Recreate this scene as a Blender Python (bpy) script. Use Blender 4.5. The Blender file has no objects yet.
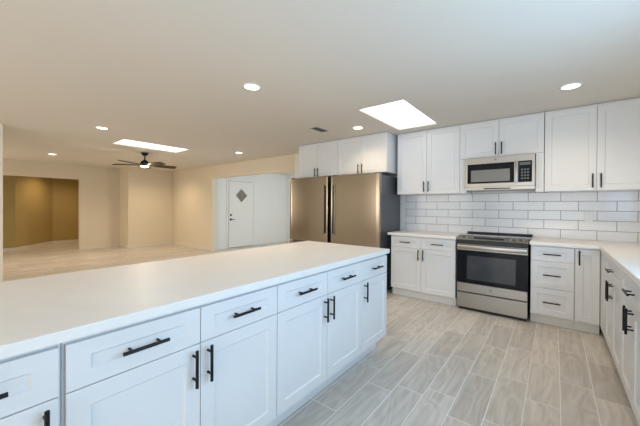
import bpy, bmesh, math, random
from mathutils import Vector, Matrix

# ------------------------------------------------------------------ camera, world, light, exposure
S = bpy.context.scene
COL = S.collection
PI = math.pi
random.seed(7)

F_PX, PY, CAM_H = 296.42, 207.95, 1.293
_th, _pit, _roll = math.atan(.792), -.006, -.006
F0 = Vector((-math.sin(_th), math.cos(_th), 0)); R0 = Vector((math.cos(_th), math.sin(_th), 0)); Z0 = Vector((0, 0, 1))
Fv = F0 * math.cos(_pit) + Z0 * math.sin(_pit); U0 = -F0 * math.sin(_pit) + Z0 * math.cos(_pit)
Rv = R0 * math.cos(_roll) - U0 * math.sin(_roll); Uv = R0 * math.sin(_roll) + U0 * math.cos(_roll)
cam = bpy.data.cameras.new('camera'); cam_o = bpy.data.objects.new('camera', cam); COL.objects.link(cam_o)
cam.sensor_width = 36; cam.sensor_fit = 'HORIZONTAL'; cam.lens = F_PX / 640 * 36
cam.shift_y = -(213 - PY) / 640
cam.clip_start = .05
m = Matrix.Identity(4)
for i in range(3):
    m[i][0] = Rv[i]; m[i][1] = Uv[i]; m[i][2] = -Fv[i]
m.translation = (0, 0, CAM_H)
cam_o.matrix_world = m
S.camera = cam_o

S.view_settings.view_transform = 'Standard'
S.view_settings.look = 'None'
S.view_settings.gamma = 1
S.view_settings.use_curve_mapping = False
S.view_settings.exposure = 0.03

W = bpy.data.worlds.new('daylight'); S.world = W; W.use_nodes = True
W.node_tree.nodes['Background'].inputs[0].default_value = (.62, .78, 1, 1)
W.node_tree.nodes['Background'].inputs[1].default_value = 1.6

def area(name, loc, target, sx, sy, power, color):
    l = bpy.data.lights.new(name, 'AREA'); l.shape = 'RECTANGLE'; l.size = sx; l.size_y = sy
    l.energy = power; l.color = color
    o = bpy.data.objects.new(name, l); COL.objects.link(o); o.location = loc
    o.rotation_euler = (Vector(target) - Vector(loc)).to_track_quat('-Z', 'Y').to_euler()
    return o
COOL = (.38, .68, 1.0); NEUT = (.93, .96, 1.0); WARM = (1.0, .77, .50)
area('daylight_side_window', (.93, 1.35, 1.55), (-3, 1.45, .7), 2.0, .85, 38, COOL)
area('daylight_patio_door', (-.4, -3.1, 1.15), (-.8, 3, 1.2), 2.6, 1.9, 46, (1, .96, .90))
area('added_fill_dining', (-4.0, -3.1, 1.5), (-4.0, 3, 1.5), 2.6, 1.3, 44, (1, .86, .66))  # unseen source added to warm the left ceiling and counter
area('added_fill_living', (-10.56, -1.3, 1.45), (-8.3, 4.0, 1.2), 1.6, 1.5, 44, (1, .90, .74))  # unseen source added to light the living room walls
area('added_fill_entry', (-4.2, 6.4, 1.5), (-7.7, 6.2, 1.2), 1.6, 1.8, 34, (.86, .95, 1.0))  # fill light added to whiten the entry, no opening behind it
area('daylight_living_skylight', (-6.1, 2.48, 2.40), (-6.1, 2.48, 0), .5, 1.1, 7, NEUT)

# ------------------------------------------------------------------ materials
def mat(name, color, rough=.5, metal=0., spec=.5, emit=None, estr=0., coat=0.):
    m = bpy.data.materials.new(name); m.use_nodes = True
    b = m.node_tree.nodes['Principled BSDF']
    b.inputs['Base Color'].default_value = (*color, 1)
    b.inputs['Roughness'].default_value = rough
    b.inputs['Metallic'].default_value = metal
    b.inputs['Specular IOR Level'].default_value = spec
    b.inputs['Coat Weight'].default_value = coat
    if emit:
        b.inputs['Emission Color'].default_value = (*emit, 1)
        b.inputs['Emission Strength'].default_value = estr
    return m
class NT:
    def __init__(s, m): s.t = m.node_tree; s.b = s.t.nodes['Principled BSDF']
    def n(s, typ, **kw):
        x = s.t.nodes.new(typ)
        for k, v in kw.items():
            if k[0] == '_': x.inputs[k[1:].replace('_', ' ')].default_value = v
            else: setattr(x, k, v)
        return x
    def l(s, a, b): s.t.links.new(a, b)
    def math(s, op, a, b=None):
        x = s.n('ShaderNodeMath', operation=op)
        for i, v in enumerate((a, b)):
            if v is None: continue
            if isinstance(v, (int, float)): x.inputs[i].default_value = v
            else: s.l(v, x.inputs[i])
        return x.outputs[0]
def mottle(m, c1, c2, scale=3, rough_var=None, bump=0, bscale=200):
    t = NT(m); tc = t.n('ShaderNodeTexCoord')
    n = t.n('ShaderNodeTexNoise', _Scale=scale, _Detail=4.)
    t.l(tc.outputs['Object'], n.inputs['Vector'])
    mx = t.n('ShaderNodeMix', data_type='RGBA'); mx.inputs[6].default_value = (*c1, 1); mx.inputs[7].default_value = (*c2, 1)
    t.l(n.outputs['Fac'], mx.inputs[0]); t.l(mx.outputs[2], t.b.inputs['Base Color'])
    if bump:
        n2 = t.n('ShaderNodeTexNoise', _Scale=bscale, _Detail=3.); t.l(tc.outputs['Object'], n2.inputs['Vector'])
        bp = t.n('ShaderNodeBump', _Strength=bump, _Distance=.002); t.l(n2.outputs['Fac'], bp.inputs['Height'])
        t.l(bp.outputs[0], t.b.inputs['Normal'])
    return m

M = {}
M['cab'] = mottle(mat('white_cabinet_paint', (.75, .75, .75), .32), (.74, .74, .74), (.76, .76, .76), 2)
M['kick'] = mottle(mat('toe_kick_paint', (.76, .74, .70), .5), (.75, .73, .69), (.77, .75, .71), 2)
M['black'] = mottle(mat('matte_black_metal', (.012, .012, .014), .38, .6), (.011, .011, .013), (.015, .015, .017), 9)
M['ceil'] = mottle(mat('ceiling_paint', (.78, .735, .665), .9, spec=.2), (.77, .725, .655), (.79, .745, .675), .6, bump=.15, bscale=90)
M['tan'] = mottle(mat('tan_wall_paint', (.80, .71, .565), .85, spec=.2), (.79, .70, .555), (.81, .72, .575), .7, bump=.15, bscale=90)
M['ochre'] = mottle(mat('ochre_dim_light_tint', (.50, .37, .15), .85, spec=.2), (.48, .355, .14), (.52, .385, .16), .7, bump=.15, bscale=90)  # alcove's dim warm light put into the wall colour
M['white'] = mottle(mat('white_wall_paint', (.82, .82, .80), .8, spec=.2), (.81, .81, .79), (.83, .83, .81), .7, bump=.12, bscale=90)
M['trim'] = mottle(mat('cream_trim_paint', (.80, .74, .63), .45), (.79, .73, .62), (.81, .75, .64), 2)
M['steel'] = None
M['dgrey'] = mottle(mat('charcoal_appliance_side', (.11, .12, .135), .3, .3), (.105, .115, .13), (.12, .13, .145), 4)
M['bglass'] = mottle(mat('black_glass', (.008, .009, .012), .08, spec=.18), (.007, .008, .011), (.010, .011, .014), 4)
M['owin'] = mottle(mat('oven_window_glass', (.035, .04, .042), .06, spec=.5), (.02, .034, .036), (.06, .05, .058), 3)
M['mwin'] = mottle(mat('microwave_window_mesh', (.20, .195, .175), .35), (.19, .185, .165), (.215, .21, .19), 60)
M['blackp'] = mottle(mat('black_plastic', (.015, .015, .016), .5), (.013, .013, .014), (.018, .018, .019), 12)
M['lens'] = mat('lamp_lens', (1, .95, .85), .4, emit=(1, .86, .62), estr=7)
M['skyl'] = mat('skylight_diffuser', (.95, .95, .95), .5, emit=(.97, .98, 1), estr=1.5)
M['wplast'] = mottle(mat('white_plastic', (.80, .80, .78), .4), (.79, .79, .77), (.81, .81, .79), 5)
M['vent'] = mottle(mat('vent_metal_and_gap_shade', (.36, .34, .31), .6), (.34, .32, .29), (.38, .36, .33), 5)
M['vframe'] = mottle(mat('vent_frame_paint', (.62, .57, .50), .6), (.61, .56, .49), (.63, .58, .51), 5)
M['blade'] = mottle(mat('dark_walnut_blade', (.02, .013, .010), .5), (.017, .011, .008), (.026, .016, .012), 12)
M['mark'] = mottle(mat('printed_mark_grey', (.20, .20, .20), .5), (.19, .19, .19), (.21, .21, .21), 5)
M['leaded'] = mottle(mat('leaded_diamond_glass', (.20, .17, .13), .15, spec=.7), (.12, .10, .08), (.30, .26, .20), 40)
M['grille'] = mottle(mat('dim_print', (.10, .11, .12), .4), (.09, .10, .11), (.12, .13, .14), 5)

def steel(name, col, lo, hi):
    m = mat(name, col, .26, 1.0)
    t = NT(m); tc = t.n('ShaderNodeTexCoord'); mp = t.n('ShaderNodeMapping'); mp.inputs['Scale'].default_value = (4, 4, 260)
    n = t.n('ShaderNodeTexNoise', _Scale=1., _Detail=3.)
    t.l(tc.outputs['Object'], mp.inputs[0]); t.l(mp.outputs[0], n.inputs['Vector'])
    r = t.n('ShaderNodeMapRange'); r.inputs['To Min'].default_value = lo; r.inputs['To Max'].default_value = hi
    t.l(n.outputs['Fac'], r.inputs['Value']); t.l(r.outputs[0], t.b.inputs['Roughness'])
    return m
M['steel'] = steel('brushed_stainless', (.40, .377, .347), .28, .38)
M['fsteel'] = steel('stainless_warm_reflection_tint', (.34, .29, .232), .17, .25)  # fridge steel darkened and warmed to carry the room's warm reflections

def quartz():
    m = mat('white_quartz', (.84, .82, .80), .34)
    t = NT(m); tc = t.n('ShaderNodeTexCoord')
    n = t.n('ShaderNodeTexNoise', _Scale=1.6, _Detail=8., _Roughness=.65, _Distortion=1.2); t.l(tc.outputs['Object'], n.inputs['Vector'])
    r = t.n('ShaderNodeValToRGB'); e = r.color_ramp.elements
    e[0].position = .42; e[0].color = (.855, .825, .79, 1); e[1].position = .58; e[1].color = (.865, .835, .80, 1)
    k = r.color_ramp.elements.new(.5); k.color = (.84, .81, .775, 1)
    t.l(n.outputs['Fac'], r.inputs[0]); t.l(r.outputs[0], t.b.inputs['Base Color'])
    return m
M['quartz'] = quartz()

def plank_tile():
    m = mat('wood_look_plank_tile', (.4, .35, .3), .33)
    t = NT(m); tc = t.n('ShaderNodeTexCoord'); sp = t.n('ShaderNodeSeparateXYZ'); t.l(tc.outputs['Object'], sp.inputs[0])
    W_, L_ = .1848, .61
    v = t.math('SUBTRACT', sp.outputs[0], .04 - 20 * W_ * 4)
    row = t.math('FLOOR', t.math('DIVIDE', v, W_))
    wn = t.n('ShaderNodeTexWhiteNoise', noise_dimensions='1D'); t.l(row, wn.inputs['W'])
    third = t.math('MULTIPLY', t.math('FLOOR', t.math('MULTIPLY', wn.outputs[0], 5.999)), L_ / 6)
    u = t.math('ADD', t.math('ADD', sp.outputs[1], 40 * L_), third)
    cb = t.n('ShaderNodeCombineXYZ'); t.l(u, cb.inputs[0]); t.l(v, cb.inputs[1])
    br = t.n('ShaderNodeTexBrick', offset=0., squash=1.)
    br.inputs['Scale'].default_value = 1; br.inputs['Brick Width'].default_value = L_; br.inputs['Row Height'].default_value = W_
    br.inputs['Mortar Size'].default_value = .0026; br.inputs['Mortar Smooth'].default_value = .1
    br.inputs['Color1'].default_value = (0, 0, 0, 1); br.inputs['Color2'].default_value = (1, 1, 1, 1); br.inputs['Mortar'].default_value = (.5, .5, .5, 1)
    t.l(cb.outputs[0], br.inputs['Vector'])
    rb = t.n('ShaderNodeSeparateColor'); t.l(br.outputs['Color'], rb.inputs[0])
    gv = t.n('ShaderNodeCombineXYZ')
    t.l(t.math('MULTIPLY', u, 1.7), gv.inputs[0]); t.l(t.math('MULTIPLY', v, 26.), gv.inputs[1]); t.l(t.math('MULTIPLY', rb.outputs[0], 37.), gv.inputs[2])
    n = t.n('ShaderNodeTexNoise', _Scale=1., _Detail=5., _Roughness=.65, _Distortion=.7); t.l(gv.outputs[0], n.inputs['Vector'])
    gv2 = t.n('ShaderNodeCombineXYZ')
    t.l(t.math('MULTIPLY', u, 1.1), gv2.inputs[0]); t.l(t.math('MULTIPLY', v, 5.), gv2.inputs[1]); t.l(t.math('MULTIPLY', rb.outputs[0], 61.), gv2.inputs[2])
    n2 = t.n('ShaderNodeTexNoise', _Scale=1., _Detail=2., _Distortion=.5); t.l(gv2.outputs[0], n2.inputs['Vector'])
    rings = t.math('PINGPONG', t.math('MULTIPLY', n2.outputs['Fac'], 9.), .5)
    g = t.math('ADD', t.math('MULTIPLY', n.outputs['Fac'], .75), t.math('MULTIPLY', rings, .38))
    r = t.n('ShaderNodeValToRGB'); e = r.color_ramp.elements
    e[0].position = .25; e[0].color = (.50, .45, .395, 1); e[1].position = .80; e[1].color = (.76, .72, .665, 1)
    t.l(g, r.inputs[0])
    hs = t.n('ShaderNodeHueSaturation'); t.l(r.outputs[0], hs.inputs['Color'])
    t.l(t.math('ADD', t.math('MULTIPLY', rb.outputs[0], .24), .88), hs.inputs['Value'])
    mx = t.n('ShaderNodeMix', data_type='RGBA'); mx.inputs[7].default_value = (.86, .84, .80, 1)
    t.l(br.outputs['Fac'], mx.inputs[0]); t.l(hs.outputs[0], mx.inputs[6]); t.l(mx.outputs[2], t.b.inputs['Base Color'])
    ro = t.math('ADD', t.math('MULTIPLY', br.outputs['Fac'], .4), .34); t.l(ro, t.b.inputs['Roughness'])
    bp = t.n('ShaderNodeBump', _Strength=.35, _Distance=.002, invert=True); t.l(br.outputs['Fac'], bp.inputs['Height']); t.l(bp.outputs[0], t.b.inputs['Normal'])
    return m
M['floor'] = plank_tile()

def subway():
    m = mat('white_subway_tile', (.8, .8, .8), .15)
    t = NT(m); tc = t.n('ShaderNodeTexCoord'); sp = t.n('ShaderNodeSeparateXYZ'); t.l(tc.outputs['Object'], sp.inputs[0])
    W_, H_ = .3275, .1145
    cb = t.n('ShaderNodeCombineXYZ')
    t.l(t.math('ADD', sp.outputs[0], .598 + 20.5 * W_), cb.inputs[0]); t.l(t.math('SUBTRACT', sp.outputs[2], .912 - 20 * H_), cb.inputs[1])
    br = t.n('ShaderNodeTexBrick', offset=.5, squash=1.)
    br.inputs['Scale'].default_value = 1; br.inputs['Brick Width'].default_value = W_; br.inputs['Row Height'].default_value = H_
    br.inputs['Mortar Size'].default_value = .0032; br.inputs['Mortar Smooth'].default_value = .1
    br.inputs['Color1'].default_value = (.74, .745, .76, 1); br.inputs['Color2'].default_value = (.81, .815, .82, 1); br.inputs['Mortar'].default_value = (.27, .275, .285, 1)
    t.l(cb.outputs[0], br.inputs['Vector']); t.l(br.outputs['Color'], t.b.inputs['Base Color'])
    t.l(t.math('ADD', t.math('MULTIPLY', br.outputs['Fac'], .6), .16), t.b.inputs['Roughness'])
    n = t.n('ShaderNodeTexNoise', _Scale=14., _Detail=2.); t.l(tc.outputs['Object'], n.inputs['Vector'])
    hgt = t.math('SUBTRACT', t.math('MULTIPLY', n.outputs['Fac'], .5), br.outputs['Fac'])
    bp = t.n('ShaderNodeBump', _Strength=.4, _Distance=.003); t.l(hgt, bp.inputs['Height']); t.l(bp.outputs[0], t.b.inputs['Normal'])
    return m
M['subway'] = subway()

def pane_mat():
    m = bpy.data.materials.new('window_glass'); m.use_nodes = True; nt = m.node_tree
    nt.nodes.remove(nt.nodes['Principled BSDF']); out = nt.nodes['Material Output']
    tr = nt.nodes.new('ShaderNodeBsdfTransparent'); gl = nt.nodes.new('ShaderNodeBsdfGlossy'); gl.inputs['Roughness'].default_value = .03
    mx = nt.nodes.new('ShaderNodeMixShader'); mx.inputs[0].default_value = .08
    nt.links.new(tr.outputs[0], mx.inputs[1]); nt.links.new(gl.outputs[0], mx.inputs[2]); nt.links.new(mx.outputs[0], out.inputs[0])
    return m
M['pane'] = pane_mat()

# ------------------------------------------------------------------ mesh helpers
def new(): return bmesh.new()
def box(bm, x0, x1, y0, y1, z0, z1, bev=0.):
    g = bmesh.ops.create_cube(bm, size=1.)
    vs = g['verts']
    for v in vs:
        v.co = Vector(((x0 + x1) / 2 + v.co.x * (x1 - x0), (y0 + y1) / 2 + v.co.y * (y1 - y0), (z0 + z1) / 2 + v.co.z * (z1 - z0)))
    if bev:
        es = list({e for v in vs for e in v.link_edges})
        bmesh.ops.bevel(bm, geom=es, offset=bev, segments=2, affect='EDGES', profile=.5)
    return bm
def cyl(bm, p0, p1, r0, r1=None, seg=16):
    r1 = r0 if r1 is None else r1
    p0, p1 = Vector(p0), Vector(p1); d = p1 - p0
    g = bmesh.ops.create_cone(bm, cap_ends=True, segments=seg, radius1=r0, radius2=r1, depth=d.length)
    q = d.to_track_quat('Z', 'Y').to_matrix().to_4x4(); q.translation = (p0 + p1) / 2
    bmesh.ops.transform(bm, matrix=q, verts=g['verts'])
    return bm
def lathe(bm, prof, c=(0, 0, 0), seg=32, ring=False):
    rings = []
    for r, z in prof:
        rings.append([bm.verts.new((c[0] + r * math.cos(2 * PI * k / seg), c[1] + r * math.sin(2 * PI * k / seg), c[2] + z)) for k in range(seg)])
    for a, b in zip(rings, rings[1:]):
        for k in range(seg): bm.faces.new((a[k], a[(k + 1) % seg], b[(k + 1) % seg], b[k]))
    if ring:
        for k in range(seg): bm.faces.new((rings[-1][k], rings[-1][(k + 1) % seg], rings[0][(k + 1) % seg], rings[0][k]))
    else: bm.faces.new(rings[0][::-1]); bm.faces.new(rings[-1])
    bmesh.ops.recalc_face_normals(bm, faces=bm.faces)
    return bm
def prism(bm, pts, axis, a0, a1):
    """extrude a 2D outline along an axis; pts in the other two axes order"""
    def mk(p, a):
        if axis == 'x': return (a, p[0], p[1])
        if axis == 'y': return (p[0], a, p[1])
        return (p[0], p[1], a)
    A = [bm.verts.new(mk(p, a0)) for p in pts]; B = [bm.verts.new(mk(p, a1)) for p in pts]
    n = len(pts)
    fs = [bm.faces.new(A), bm.faces.new(B[::-1])]
    for i in range(n): fs.append(bm.faces.new((A[i], B[i], B[(i + 1) % n], A[(i + 1) % n])))
    bmesh.ops.recalc_face_normals(bm, faces=bm.faces)
    return bm
def obj(name, bm, m, parent=None, smooth=False):
    me = bpy.data.meshes.new(name); bm.to_mesh(me); bm.free()
    o = bpy.data.objects.new(name, me); COL.objects.link(o); me.materials.append(m)
    if smooth:
        for p in me.polygons: p.use_smooth = True
        try: me.set_sharp_from_angle(angle=math.radians(35))
        except Exception: pass
    if parent is not None: o.parent = parent
    return o
def tag(o, label, cat, group=None):
    o['label'] = label; o['category'] = cat
    if group: o['group'] = group
    return o
def thing(name, label, cat, loc=(0, 0, 0), rz=0, group=None):
    o = bpy.data.objects.new(name, None); COL.objects.link(o); o.empty_display_size = .1
    o.location = loc; o.rotation_euler = (0, 0, rz)
    return tag(o, label, cat, group)
def struct(name, bm, m, parent=None, label=None):
    o = obj(name, bm, m, parent)
    if parent is None:
        o['kind'] = 'structure'
        if label: o['label'] = label
    return o

# ------------------------------------------------------------------ room shell
ZC = 2.421
YW = 4.688           # back wall plane
b = new(); box(b, -14, 1.1, -3.4, 8.2, -.1, 0); struct('floor', b, M['floor'], label='wood-look plank tile floor in greige')
SKY = [(-1.81, -1.26, 3.0, 4.14), (-6.39, -5.80, 1.90, 3.07)]
b = new()
xs = sorted({-14, 1.1, *[s[0] for s in SKY], *[s[1] for s in SKY]}); ys = sorted({-3.4, 8.2, *[s[2] for s in SKY], *[s[3] for s in SKY]})
for i in range(len(xs) - 1):
    for j in range(len(ys) - 1):
        if any(s[0] <= xs[i] < s[1] and s[2] <= ys[j] < s[3] for s in SKY): continue
        v = [b.verts.new(p) for p in ((xs[i], ys[j], ZC), (xs[i], ys[j + 1], ZC), (xs[i + 1], ys[j + 1], ZC), (xs[i + 1], ys[j], ZC))]
        b.faces.new(v)
bmesh.ops.remove_doubles(b, verts=b.verts, dist=1e-4)
g = bmesh.ops.extrude_face_region(b, geom=b.faces[:])
bmesh.ops.translate(b, vec=(0, 0, .12), verts=[e for e in g['geom'] if isinstance(e, bmesh.types.BMVert)])
bmesh.ops.recalc_face_normals(b, faces=b.faces)
struct('ceiling', b, M['ceil'], label='flat painted ceiling over kitchen and living room')

b = new(); box(b, -4.42, 1.12, YW, YW + .12, 0, ZC); struct('wall_back', b, M['white'], label='white kitchen wall behind the cabinets')
b = new(); box(b, -9.95, -7.62, YW, YW + .12, 0, ZC); box(b, -7.62, -4.42, YW, YW + .12, 2.065, ZC)
struct('wall_living_back', b, M['tan'], label='tan wall with wide opening to the entry')
b = new(); box(b, 1.0, 1.12, -3.2, .3, 0, ZC); box(b, 1.0, 1.12, 2.4, YW, 0, ZC); box(b, 1.0, 1.12, .3, 2.4, 0, 1.08); box(b, 1.0, 1.12, .3, 2.4, 2.05, ZC)
struct('wall_right', b, M['white'], label='white wall behind the right counter')
b = new(); box(b, -14, -5.4, -3.32, -3.2, 0, ZC); box(b, -5.4, -2.6, -3.32, -3.2, 0, .8); box(b, -5.4, -2.6, -3.32, -3.2, 2.2, ZC)
box(b, -2.6, -1.75, -3.32, -3.2, 0, ZC); box(b, -1.75, .95, -3.32, -3.2, 2.1, ZC); box(b, .95, 1.12, -3.32, -3.2, 0, ZC)
struct('wall_front', b, M['tan'], label='wall behind the viewer')
b = new(); box(b, -6.26, -6.1, -3.2, .50, 0, ZC); struct('wall_partition', b, M['trim'], label='end of cream partition wall at far left edge')
# far living room wall with an opening into the alcove, and the notch beside it
XC = -10.66
b = new(); box(b, XC - .12, XC, -3.2, -2.2, 0, ZC); box(b, XC - .12, XC, -.4, -.2, 0, ZC); box(b, XC - .12, XC, -2.2, -.4, 0, .68); box(b, XC - .12, XC, -2.2, -.4, 2.22, ZC); box(b, XC - .12, XC, -.2, 2.38, 2.015, ZC); box(b, XC - .12, XC, 2.38, 3.48, 0, ZC)
struct('wall_left', b, M['tan'], label='tan far wall with a wide opening into the ochre alcove')
b = new(); box(b, XC - .12, -9.95, 3.37, YW + .12, 0, ZC); struct('wall_notch', b, M['tan'], label='tan wall section stepping forward at the far corner')
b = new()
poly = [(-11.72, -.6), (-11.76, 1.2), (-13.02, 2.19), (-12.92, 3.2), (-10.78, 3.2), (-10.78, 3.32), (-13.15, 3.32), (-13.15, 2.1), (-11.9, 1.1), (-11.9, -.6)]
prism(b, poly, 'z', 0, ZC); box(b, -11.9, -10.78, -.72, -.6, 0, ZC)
struct('wall_alcove', b, M['ochre'], label='walls of the alcove beyond the opening, dim warm light put into their ochre colour')
# entry hall
b = new(); box(b, -7.87, -7.75, YW + .12, 7.9, 0, ZC); struct('wall_entry_left', b, M['white'], label='white entry wall holding the front door')
b = new(); box(b, -7.87, -3.9, 7.75, 7.87, 0, ZC); struct('wall_entry_back', b, M['white'], label='white wall at the end of the entry')
b = new(); box(b, -4.02, -3.9, YW + .12, 7.75, 0, ZC); struct('wall_entry_right', b, M['white'], label='white right wall of the entry')
# baseboards
def base(name, bm): struct(name, bm, M['trim'], label='cream baseboard')
b = new(); box(b, XC, XC + .015, 2.38, 3.37, 0, .09, .003); base('baseboard_left', b)
b = new(); box(b, XC + .015, -9.95, 3.355, 3.37, 0, .09, .003); box(b, -9.95, -9.935, 3.355, YW - .015, 0, .09, .003); base('baseboard_notch', b)
b = new(); box(b, -9.935, -7.62, YW - .015, YW, 0, .09, .003); base('baseboard_back', b)
b = new(); prism(b, [(-11.72, -.6), (-11.76, 1.2), (-13.02, 2.19), (-12.92, 3.2), (-12.905, 3.2), (-13.0, 2.195), (-11.745, 1.206), (-11.705, -.6)], 'z', 0, .09); base('baseboard_alcove', b)
b = new(); box(b, -7.75, -7.735, YW + .0, 5.238, 0, .09, .003); box(b, -7.75, -7.735, 6.302, 7.75, 0, .09, .003); struct('baseboard_entry', b, M['white'], label='white baseboard in the entry')

# front door in the entry (faces +X)
b = new(); box(b, -7.7499, -7.745, 5.302, 6.238, .001, 2.049); jm = struct('door_gap_shade', b, M['vent'], label='grey sheet painted as the shadow gap around the front door')  # grey sheet stands in for the shadow line around the door
b = new(); box(b, -7.744, -7.715, 5.316, 6.224, .014, 2.038, .003)
dr = struct('door_1', b, M['white'], label='white front door with a small diamond window'); 
b = new(); prism(b, [(5.765, 1.835), (5.995, 1.61), (5.765, 1.385), (5.535, 1.61)], 'x', -7.716, -7.711); o = obj('diamond_pane', b, M['leaded'], dr); o['label'] = 'dark diamond shaped glass pane'
b = new()
q = [(5.765, 1.835), (5.995, 1.61), (5.765, 1.385), (5.535, 1.61)]
for i in range(4):
    a, c = q[i], q[(i + 1) % 4]; cyl(b, (-7.712, *a), (-7.712, *c), .011, seg=8)
obj('diamond_frame', b, M['white'], dr)
b = new(); cyl(b, (-7.715, 5.375, 1.01), (-7.69, 5.375, 1.01), .032, .027); obj('deadbolt', b, M['black'], dr, True)
b = new(); cyl(b, (-7.715, 5.375, .87), (-7.705, 5.375, .87), .032); cyl(b, (-7.705, 5.375, .87), (-7.675, 5.375, .87), .011); cyl(b, (-7.672, 5.365, .87), (-7.672, 5.485, .87), .010); obj('lever_handle', b, M['black'], dr, True)
b = new()
box(b, -7.75, -7.722, 5.24, 5.301, 0, 2.05, .004); box(b, -7.75, -7.722, 6.239, 6.30, 0, 2.05, .004); box(b, -7.75, -7.722, 5.24, 6.30, 2.05, 2.11, .004)
struct('trim_1', b, M['white'], label='white casing around the front door')

# skylights
for i, (s, lab) in enumerate(zip(SKY, ('bright white skylight over the kitchen near the wall cabinets', 'long bright skylight over the living room beside the ceiling fan'))):
    x0, x1, y0, y1 = s; b = new()
    for bx in ((x0 - .02, x0, y0 - .02, y1 + .02), (x1, x1 + .02, y0 - .02, y1 + .02), (x0, x1, y0 - .02, y0), (x0, x1, y1, y1 + .02)):
        box(b, *bx, ZC + .121, ZC + .2)
    w = struct('window_%d' % (i + 1), b, M['white'], label=lab)
    b = new(); box(b, x0 + .001, x1 - .001, y0 + .001, y1 - .001, ZC + .02, ZC + .045); obj('diffuser', b, M['skyl'], w)

# openings out of frame; dining and living room ones added for fill light
def win(n, axis, a, u0, u1, z0, z1, lab):
    b = new(); t = .05
    def bx(p, q, r, s, d0, d1):
        if axis == 'x': box(b, a + d0, a + d1, p, q, r, s)
        else: box(b, p, q, a + d0, a + d1, r, s)
    for (p, q, r, s) in ((u0, u0 + t, z0, z1), (u1 - t, u1, z0, z1), (u0 + t, u1 - t, z0, z0 + t), (u0 + t, u1 - t, z1 - t, z1), ((u0 + u1) / 2 - t / 2, (u0 + u1) / 2 + t / 2, z0 + t, z1 - t)):
        bx(p, q, r, s, .03, .08)
    w = struct('window_%d' % n, b, M['white'], label=lab)
    b = new()
    if axis == 'x': box(b, a + .05, a + .056, u0 + t, u1 - t, z0 + t, z1 - t)
    else: box(b, u0 + t, u1 - t, a + .05, a + .056, z0 + t, z1 - t)
    obj('pane', b, M['pane'], w)
win(3, 'x', 1.0, .3, 2.4, 1.08, 2.05, 'kitchen window over the right counter')
win(4, 'y', -3.32, -1.75, .95, 0, 2.1, 'glass patio door behind the viewer')
win(5, 'y', -3.32, -5.4, -2.6, .8, 2.2, 'added unseen window behind the viewer for the dining side fill light')
win(6, 'x', XC - .12, -2.2, -.4, .68, 2.22, 'added unseen window behind the partition for the living room fill light')

# backsplash
b = new(); box(b, -1.93, .9985, YW - .009, YW - .0005, .916, 1.485)
o = struct('wall_backsplash', b, M['subway'], label='white glossy subway tile backsplash with grey grout')

# ------------------------------------------------------------------ cabinets (built facing -Y, origin at centre of the front base)
def shaker(w, h, t=.02, fr=.061, rec=.008):
    """door or drawer front: x 0..w, y 0 (front) .. t, z 0..h"""
    bm = new()
    f = min(fr, w * .32); fz = min(fr, h * .33); c = .006
    def ring(ix, y, iz=None):
        iz = ix if iz is None else iz
        return [bm.verts.new((ix, y, iz)), bm.verts.new((w - ix, y, iz)), bm.verts.new((w - ix, y, h - iz)), bm.verts.new((ix, y, h - iz))]
    rs = [ring(0, t), ring(0, .0015), ring(.0015, 0), ring(f, 0, fz), ring(f + c, rec, fz + c)]
    for a, d in zip(rs, rs[1:]):
        for i in range(4): bm.faces.new((a[i], a[(i + 1) % 4], d[(i + 1) % 4], d[i]))
    bm.faces.new(rs[-1]); bm.faces.new(rs[0][::-1])
    bmesh.ops.recalc_face_normals(bm, faces=bm.faces)
    return bm
def pull(L=.152, vertical=False):
    bm = new(); p = .033
    if vertical:
        cyl(bm, (0, -p, -L / 2), (0, -p, L / 2), .0065)
        for s in (-1, 1): cyl(bm, (0, -p, s * L * .31), (0, 0, s * L * .31), .005, seg=10)
    else:
        cyl(bm, (-L / 2, -p, 0), (L / 2, -p, 0), .0065)
        for s in (-1, 1): cyl(bm, (s * L * .31, -p, 0), (s * L * .31, 0, 0), .005, seg=10)
    return bm
def front(kind, root, x0, x1, z0, z1, hx=None, hz=None, vertical=False):
    g = .0017
    d = obj(kind, shaker(x1 - x0 - 2 * g, z1 - z0 - 2 * g), M['cab'], root); d.location = (x0 + g, 0, z0 + g)
    if hx is not None:
        hd = obj('handle', pull(vertical=vertical), M['black'], d, True); hd.location = (hx - x0 - g, 0.001, hz - z0 - g); hd['label'] = 'black bar handle'
    return d
ZCB, ZTOP = .113, .877
def base_cab(label, loc, rz, w, depth, items, group=None, ext=(0, 0), zb=.113, kick=.066, km='kick'):
    """items: ('drawer', x0, x1, z0, z1) / ('door', x0, x1, z0, z1, handle side)"""
    r = thing('base_cabinet', label, 'cabinet', loc, rz, group)
    b = new(); box(b, -w / 2 - ext[0], w / 2 + ext[1], .0205, depth, zb - .003, ZTOP - .0005); obj('body', b, M['cab'], r)
    b = new(); box(b, -w / 2 - ext[0], w / 2 + ext[1], kick, depth - .02, .0005, zb - .0035); obj('toe_kick', b, M[km], r)
    for it in items:
        if it[0] == 'drawer':
            _, x0, x1, z0, z1 = it; front('drawer', r, x0, x1, z0, z1, (x0 + x1) / 2, (z0 + z1) / 2)
        else:
            _, x0, x1, z0, z1, side = it
            front('door', r, x0, x1, z0, z1, (x1 - .033) if side == 'r' else (x0 + .033), z1 - .088, True)
    return r
ZD = .713   # line between drawers and doors
ZF = .864   # top of the fronts
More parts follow.
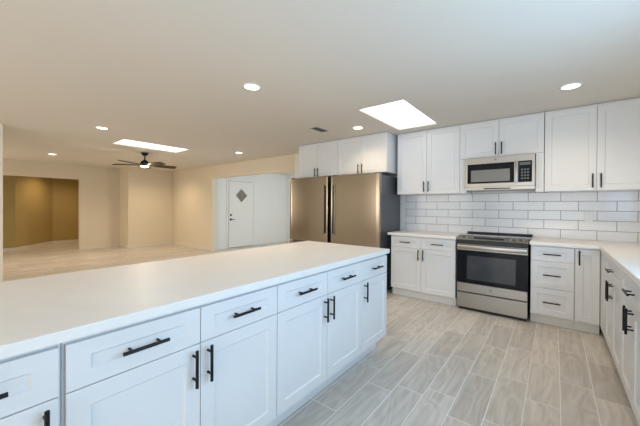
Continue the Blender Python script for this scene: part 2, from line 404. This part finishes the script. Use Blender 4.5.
# island (faces +X): local x runs along world +Y
IX = -1.166
def isl(label, y0, y1, two, hside='l', ext=(0, 0)):
    w = y1 - y0; h = w / 2
    if two:
        it = [('drawer', -h, 0, ZD, ZF), ('drawer', 0, h, ZD, ZF), ('door', -h, 0, .150, ZD, 'r'), ('door', 0, h, .150, ZD, 'l')]
    else:
        it = [('drawer', -h, h, ZD, ZF), ('door', -h, h, .150, ZD, hside)]
    return base_cab(label, (IX, (y0 + y1) / 2, 0), PI / 2, w, .62, it, 'island base cabinets', ext, .150, .106, 'cab')
isl('white shaker island cabinet cut by the left edge of the photo', -.160, .2125, False, 'r', (0, .006))
isl('white two-door two-drawer island cabinet nearest the viewer', .2265, 1.108, True, ext=(.006, 0))
isl('white two-door two-drawer island cabinet in the middle of the island', 1.1085, 2.003, True)
isl('white one-door island cabinet at the far end near the refrigerators', 2.0035, 2.437, False, 'l')
b = new(); box(b, -2.115, -1.152, -.185, 2.462, .878, .915, .003)
tag(obj('island_countertop', b, M['quartz']), 'long white quartz countertop on the kitchen island', 'countertop')
# panel that closes the back of the island
b = new(); box(b, -1.806, -1.788, -.16, 2.437, 0.0005, .877)
tag(obj('island_back_panel', b, M['cab']), 'white panel closing the back of the island', 'panel')

# back run, left of the range
YF = 4.069
w = .888; h = w / 2
base_cab('white base cabinet between the refrigerators and the range', (-1.44, YF, 0), 0, w, .615,
         [('drawer', -h, 0, ZD, ZF), ('drawer', 0, h, ZD, ZF), ('door', -h, 0, ZCB, ZD, 'r'), ('door', 0, h, ZCB, ZD, 'l')])
b = new(); box(b, -1.93, -.984, 4.041, YW - .0095, .878, .915, .003)
tag(obj('countertop', b, M['quartz']), 'short white quartz countertop left of the range', 'countertop')
# back run, right of the range
w = .373; h = w / 2
base_cab('white three-drawer base cabinet right of the range', (-.0205, YF, 0), 0, w, .615,
         [('drawer', -h, h, .707, ZF), ('drawer', -h, h, .41, .707), ('drawer', -h, h, ZCB, .41)])
r = base_cab('narrow white one-door base cabinet in the right corner', (.2665, YF, 0), 0, .1985, .615, [('door', -.096, .0945, ZCB, ZF, 'l')])
# right run (faces -X): local x runs along world -Y
RX = .366
def run(label, y1, y0):
    w = y1 - y0; h = w / 2
    return base_cab(label, (RX, (y0 + y1) / 2, 0), -PI / 2, w, .62,
                    [('drawer', -h, h, ZD, ZF), ('door', -h, 0, ZCB, ZD, 'r'), ('door', 0, h, ZCB, ZD, 'l')], 'right counter base cabinets')
run('white base cabinet along the right wall, farthest one next to the corner', 3.70, 2.915)
run('white base cabinet along the right wall, second from the corner', 2.9145, 2.13)
run('white base cabinet along the right wall, third from the corner', 2.1295, 1.345)
run('white base cabinet along the right wall, fourth from the corner', 1.3445, .56)
b = new(); box(b, .3665, .95, 3.7005, 4.0885, ZCB - .003, .8765); box(b, .43, .95, 3.7005, 4.0885, .0005, ZCB)
tag(obj('corner_filler', b, M['cab']), 'plain white filler panel closing the inner corner of the base cabinets', 'panel')
b = new()
prism(b, [(-.217, 4.041), (.352, 4.041), (.352, .5), (.998, .5), (.998, YW - .0095), (-.217, YW - .0095)], 'z', .878, .915)
bmesh.ops.bevel(b, geom=[e for e in b.edges if abs(e.verts[0].co.z - e.verts[1].co.z) < 1e-5], offset=.003, segments=2, affect='EDGES')
tag(obj('corner_countertop', b, M['quartz']), 'white quartz countertop turning the corner right of the range', 'countertop')

# wall cabinets
def wall_cab(label, x0, x1, yf, yb, z0, z1, hz, group='wall cabinets', fillers=None, mids=None, sk=0):
    r = thing('wall_cabinet', label, 'cabinet', ((x0 + x1) / 2, yf, z0), 0, group); w = x1 - x0; h = w / 2; H = z1 - z0
    b = new(); box(b, -h, h, .0205, yb - yf, 0, H); obj('body', b, M['cab'], r)
    for s in (0, 1):
        a, c = (-h, 0) if s == 0 else (0, h)
        front('door', r, a + (.012 if (sk and not s) else 0), c - (.012 if (sk and s) else 0), .003, H - .018, -.033 if s == 0 else .033, hz - z0, True)
    if fillers:
        for a, c, zb in fillers:
            b = new(); box(b, a - (x0 + x1) / 2, c - (x0 + x1) / 2, .003, yb - yf, zb - z0, -.0005); obj('filler_panel', b, M['cab'], r)
    return r
YU = 4.352; ZU = 1.479
wall_cab('tall white wall cabinet left of the microwave', -1.92, -1.0215, YU, YW - .001, ZU, ZC - .004, 1.587)
wall_cab('short white wall cabinet directly above the microwave', -1.0205, -.1035, YU, YW - .001, 1.937, ZC - .004, 2.04,
         fillers=((-1.0205, -.934, ZU), (-.181, -.1035, ZU)))
wall_cab('tall white wall cabinet right of the microwave', -.0985, .80, YU, YW - .001, ZU, ZC - .004, 1.587)
wall_cab('deep white cabinet above the left refrigerator', -3.765, -2.8805, 4.10, YW - .001, 1.815, ZC - .004, 1.892)
wall_cab('deep white cabinet above the right refrigerator', -2.8795, -1.975, 4.10, YW - .001, 1.815, ZC - .004, 1.892)

# ------------------------------------------------------------------ refrigerators
def curved_door(x0, x1, z0, z1, yf, yb, sag=.004, n=16):
    e = .007; arc = [(x0 + e + (x1 - x0 - 2 * e) * k / n, yf + sag * (2 * k / n - 1) ** 2) for k in range(n + 1)]
    pts = [(x0, yb), (x0, yf + sag + .007), (x0 + .002, yf + sag + .002)] + arc + [(x1 - .002, yf + sag + .002), (x1, yf + sag + .007), (x1, yb)]
    b = new(); prism(b, pts, 'z', z0, z1)
    return b
def fridge(label, x0, x1, hinge):
    cx = (x0 + x1) / 2; h = (x1 - x0) / 2; yf = 3.895
    r = thing('refrigerator', label, 'refrigerator', (cx, yf, 0), 0)
    b = new(); box(b, -h + .004, h - .004, .065, .745, .03, 1.765, .006); obj('body', b, M['dgrey'], r)
    b = new(); box(b, -h + .03, h - .03, .09, .70, .0005, .03); obj('base_grille', b, M['blackp'], r)
    s = 1 if hinge == 'left' else -1          # the side the handle is on
    d = obj('door', curved_door(-h, h, .685, 1.785, 0, .06), M['fsteel'], r, True)
    dw = obj('freezer_drawer', curved_door(-h, h, .045, .668, 0, .06), M['fsteel'], r, True)
    e = s * h
    b = new(); box(b, min(e - s * .028, e - s * .064), max(e - s * .028, e - s * .064), .002, .012, .85, 1.63); o = obj('handle_recess', b, M['blackp'], d); o['label'] = 'dark vertical pocket handle'
    b = new(); xa, xb = e - s * .066, e - s * .082; box(b, min(xa, xb), max(xa, xb), -.012, .012, .83, 1.65, .004); obj('handle', b, M['fsteel'], d)
    b = new(); box(b, -h + .1, h - .1, -.0005, .012, .63, .650); obj('drawer_recess', b, M['blackp'], dw)
    for q in (-1, 1):
        b = new(); box(b, q * (h - .05) - .03, q * (h - .05) + .03, .02, .11, 1.7855, 1.80, .004); obj('hinge_cover', b, M['dgrey'], r)
    return r
fridge('stainless refrigerator on the left, next to the entry opening', -3.79, -2.93, 'left')
fridge('stainless refrigerator on the right with dark grey side toward the range', -2.862, -1.988, 'right')

# ------------------------------------------------------------------ range
rg = thing('range', 'stainless electric range with black glass oven door', 'stove', (-.599, 4.035, 0))
hw = .370
b = new(); box(b, -hw, hw, .045, .638, .03, .895); obj('body', b, M['blackp'], rg)
b = new(); box(b, -hw + .015, hw - .015, .05, .60, .0005, .03); obj('base', b, M['blackp'], rg)
b = new(); box(b, -hw - .011, hw + .011, .612, .642, .9275, .946, .002); obj('rear_trim', b, M['blackp'], rg)
b = new(); box(b, -hw + .002, hw - .002, .012, .0445, .836, .884); obj('front_band', b, M['blackp'], rg)
b = new(); box(b, -hw - .011, hw + .011, .112, .641, .916, .927, .003); obj('cooktop', b, M['bglass'], rg)
b = new(); prism(b, [(.008, .888), (.012, .893), (.110, .924), (.115, .915), (.115, .897), (.012, .885)], 'x', -hw, hw); cp = obj('control_panel', b, M['steel'], rg)
nrm = Vector((0, -.031, .098)).normalized(); tan = Vector((0, .098, .031)).normalized()
def on_panel(x, s, out=0): return Vector((x, .012, .893)) + tan * s + nrm * out
for x in (-.335, -.262, .20, .265, .328):
    b = new(); cyl(b, on_panel(x, .05, 0), on_panel(x, .05, .012), .024, .022); cyl(b, on_panel(x, .05, .012), on_panel(x, .05, .030), .018, .016)
    obj('knob', b, M['steel'], cp, True)
b = new()
v = [b.verts.new(on_panel(x, s, o_)) for o_ in (-.002, .0012) for x, s in ((-.19, .026), (.13, .026), (.13, .078), (-.19, .078))]
for q in ((0, 1, 2, 3), (4, 7, 6, 5), (0, 4, 5, 1), (1, 5, 6, 2), (2, 6, 7, 3), (3, 7, 4, 0)): b.faces.new([v[i] for i in q])
bmesh.ops.recalc_face_normals(b, faces=b.faces); obj('display', b, M['bglass'], cp)
b = new(); box(b, -hw, hw, .008, .044, .345, .752, .003); dg = obj('oven_door', b, M['bglass'], rg)
b = new(); box(b, -.255, .255, .0065, .012, .395, .690); obj('oven_window', b, M['owin'], dg)
b = new(); box(b, -hw + .002, hw - .002, .012, .044, .753, .832, .003); obj('door_top', b, M['steel'], dg)
b = new(); box(b, -hw + .004, hw - .004, -.038, -.012, .772, .826, .010)
for s in (-1, 1): box(b, s * (hw - .05) - .014, s * (hw - .05) + .014, -.014, .014, .785, .815)
obj('handle', b, M['steel'], dg, True)
b = new(); box(b, -hw + .002, hw - .002, .006, .044, .236, .343, .003); pn = obj('lower_panel', b, M['steel'], dg)
def emblem(parent, c, r):
    b = new(); cyl(b, (c[0], c[1], c[2]), (c[0], c[1] - .0015, c[2]), r, seg=28); e = obj('emblem', b, M['mark'], parent, True)
    b = new(); P = []
    for k in range(28):
        a = 2 * PI * k / 28; a2 = 2 * PI * (k + 1) / 28
        cyl(b, (c[0] + r * .86 * math.cos(a), c[1] - .0018, c[2] + r * .86 * math.sin(a)), (c[0] + r * .86 * math.cos(a2), c[1] - .0018, c[2] + r * .86 * math.sin(a2)), r * .07, seg=6)
    for dx, sg in ((-.30, 1), (.32, 1)):          # two interlaced script letters
        for k in range(16):
            a = .6 + 1.55 * PI * k / 16; a2 = .6 + 1.55 * PI * (k + 1) / 16
            cyl(b, (c[0] + r * (dx + .27 * math.cos(a)), c[1] - .0018, c[2] + r * .42 * math.sin(a)), (c[0] + r * (dx + .27 * math.cos(a2)), c[1] - .0018, c[2] + r * .42 * math.sin(a2)), r * .07, seg=6)
    cyl(b, (c[0] - r * .30, c[1] - .0018, c[2] - r * .05), (c[0] - r * .02, c[1] - .0018, c[2] - r * .05), r * .07, seg=6)
    cyl(b, (c[0] + r * .14, c[1] - .0018, c[2] + r * .02), (c[0] + r * .42, c[1] - .0018, c[2] + r * .02), r * .07, seg=6)
    obj('emblem_script', b, M['steel'], e)
emblem(pn, (.005, .006, .29), .017)
b = new(); box(b, -hw + .002, hw - .002, .006, .044, .040, .224, .003); obj('storage_drawer', b, M['steel'], rg)

# ------------------------------------------------------------------ microwave
mw = thing('microwave', 'stainless over-the-range microwave with black window and keypad', 'microwave', (-.5575, 4.275, 1.525))
hw = .3725; MZ = 1.525
b = new(); box(b, -hw, hw, .028, .412, .0, .405); obj('body', b, M['blackp'], mw)
b = new(); box(b, -hw, hw, .0, .027, .028, .405, .003); dm = obj('door', b, M['steel'], mw)
b = new(); box(b, -.348, .168, -.003, .004, .071, .322, .001); gf = obj('door_glass', b, M['bglass'], dm)
b = new(); box(b, -.306, .124, -.0045, .002, .093, .243); obj('window', b, M['mwin'], gf)
b = new(); box(b, .176, .200, -.028, -.010, .060, .34, .006)
for z in (.075, .315): box(b, .180, .196, -.012, .004, z, z + .015)
obj('handle', b, M['steel'], dm, True)
b = new(); box(b, .208, .345, -.003, .004, .071, .325, .001); kp = obj('control_panel', b, M['bglass'], mw)
b = new(); box(b, .222, .331, -.0042, .0, .275, .308); obj('clock_display', b, M['grille'], kp)
for i in range(3):
    for j in range(4):
        b = new(); x = .238 + i * .029; z = .105 + j * .035; box(b, x, x + .020, -.0042, 0, z, z + .020); obj('button', b, M['grille'], kp)
emblem(dm, (-.03, 0, .366), .013)
b = new(); box(b, -hw, hw, .004, .40, -.012, .027); g = obj('bottom_vent', b, M['steel'], mw)
b = new(); box(b, -.16, .13, .0025, .02, -.004, .010); obj('vent_slot', b, M['blackp'], g)

# ------------------------------------------------------------------ small wall things
def plate(name, label, cat, cx, cz, y, slots):
    b = new(); box(b, cx - .037, cx + .037, y - .006, y, cz - .058, cz + .058, .002); o = tag(obj(name, b, M['wplast']), label, cat)
    if slots:
        for dz in (-.026, .026):
            b = new(); box(b, cx - .016, cx + .016, y - .0075, y - .003, cz + dz - .014, cz + dz + .014, .001); s = obj('socket', b, M['wplast'], o)
            b = new(); box(b, cx - .008, cx - .005, y - .0079, y - .006, cz + dz - .005, cz + dz + .006); box(b, cx + .005, cx + .008, y - .0079, y - .006, cz + dz - .005, cz + dz + .006); obj('slot', b, M['vframe'], s)
    else:
        b = new(); box(b, cx - .016, cx + .016, y - .009, y - .003, cz - .033, cz + .033, .002); obj('rocker', b, M['wplast'], o)
plate('wall_outlet', 'white double outlet on the tiled backsplash right of the range', 'outlet', .313, 1.188, YW - .009, True)
plate('light_switch', 'small light switch on tan wall left of the entry opening', 'light switch', -7.735, 1.35, YW, False)

# ------------------------------------------------------------------ ceiling fixtures
def can(x, y, label, power):
    r = thing('recessed_light', label, 'ceiling light', (x, y, ZC), 0, 'recessed ceiling lights')
    b = new(); lathe(b, [(.066, -.0008), (.088, -.0008), (.086, -.006), (.068, -.009), (.067, -.006)], ring=True); obj('trim_ring', b, M['wplast'], r, True)
    b = new(); lathe(b, [(.066, -.0006), (.066, -.004), (.04, -.0055)]); obj('lens', b, M['lens'], r, True)
    l = bpy.data.lights.new('recessed_light_beam', 'SPOT'); l.energy = power; l.color = WARM; l.spot_size = math.radians(150); l.spot_blend = .9; l.shadow_soft_size = .06
    o = bpy.data.objects.new('recessed_light_beam', l); COL.objects.link(o); o.location = (x, y, ZC - .02)
can(-2.255, 1.8, 'recessed ceiling light above the island, largest in the middle of the photo', 46)
can(.105, 3.597, 'recessed ceiling light above the right corner wall cabinets', 34)
can(-5.2, 1.42, 'recessed ceiling light left of the living room skylight, nearer of two', 34)
can(-8.8, 1.48, 'recessed ceiling light far left, close to the alcove opening', 84)
can(-8.85, 3.75, 'recessed ceiling light far back, seen just above the right fan blade', 66)
can(-5.26, 3.863, 'recessed ceiling light in front of the entry opening', 34)
can(-2.215, 3.66, 'recessed ceiling light in front of the cabinets over the refrigerators', 24)

can(-11.9, 2.2, 'added unseen recessed ceiling light that brightens the alcove', 62)  # fixture behind the header, added because the alcove came out too dark

v = thing('ceiling_vent', 'small grey slotted air vent in the ceiling before the refrigerators', 'vent', (-2.716, 3.404, ZC))
b = new()
for bx in ((-.072, .072, -.152, -.138), (-.072, .072, .138, .152), (-.072, -.058, -.138, .138), (.058, .072, -.138, .138)): box(b, *bx, -.008, -.0005)
obj('frame', b, M['vframe'], v)
b = new(); box(b, -.058, .058, -.138, .138, -.003, -.0005); obj('backing', b, M['blackp'], v)
for k in range(7):
    b = new(); x = -.05 + k * .0158; prism(b, [(x, -.003), (x + .010, -.008), (x + .012, -.007), (x + .002, -.0025)], 'y', -.137, .137); obj('slat', b, M['vent'], v)

fn = thing('ceiling_fan', 'black five-blade ceiling fan with a light under the living room skylight', 'ceiling fan', (-6.95, 2.67, ZC))
b = new(); lathe(b, [(.03, -.0005), (.068, -.0005), (.068, -.02), (.045, -.055), (.02, -.065)][::-1]); obj('canopy', b, M['black'], fn, True)
b = new(); cyl(b, (0, 0, -.06), (0, 0, -.17), .013); obj('downrod', b, M['black'], fn, True)
b = new(); lathe(b, [(.02, -.15), (.045, -.17), (.075, -.195), (.085, -.225), (.085, -.262), (.07, -.285)][::-1]); obj('motor_housing', b, M['black'], fn, True)
b = new(); lathe(b, [(.02, -.315), (.05, -.312), (.078, -.298), (.080, -.286)]); obj('light_lens', b, M['lens'], fn, True)
for k in range(5):
    a = math.radians(82 + 72 * k); b = new()
    pts = [(.08, -.025), (.17, -.03), (.22, -.065), (.57, -.08), (.63, -.06), (.64, .0), (.63, .06), (.57, .078), (.22, .062), (.17, .03), (.08, .025)]
    prism(b, pts, 'z', -.006, .006)
    bmesh.ops.transform(b, matrix=Matrix.Translation((0, 0, -.262)) @ Matrix.Rotation(a, 4, 'Z') @ Matrix.Rotation(math.radians(-13), 4, 'X'), verts=b.verts)
    obj('blade', b, M['blade'], fn)
l = bpy.data.lights.new('fan_lamp', 'POINT'); l.energy = 7; l.color = WARM; l.shadow_soft_size = .07
o = bpy.data.objects.new('fan_lamp', l); COL.objects.link(o); o.location = (-6.95, 2.67, ZC - .36)
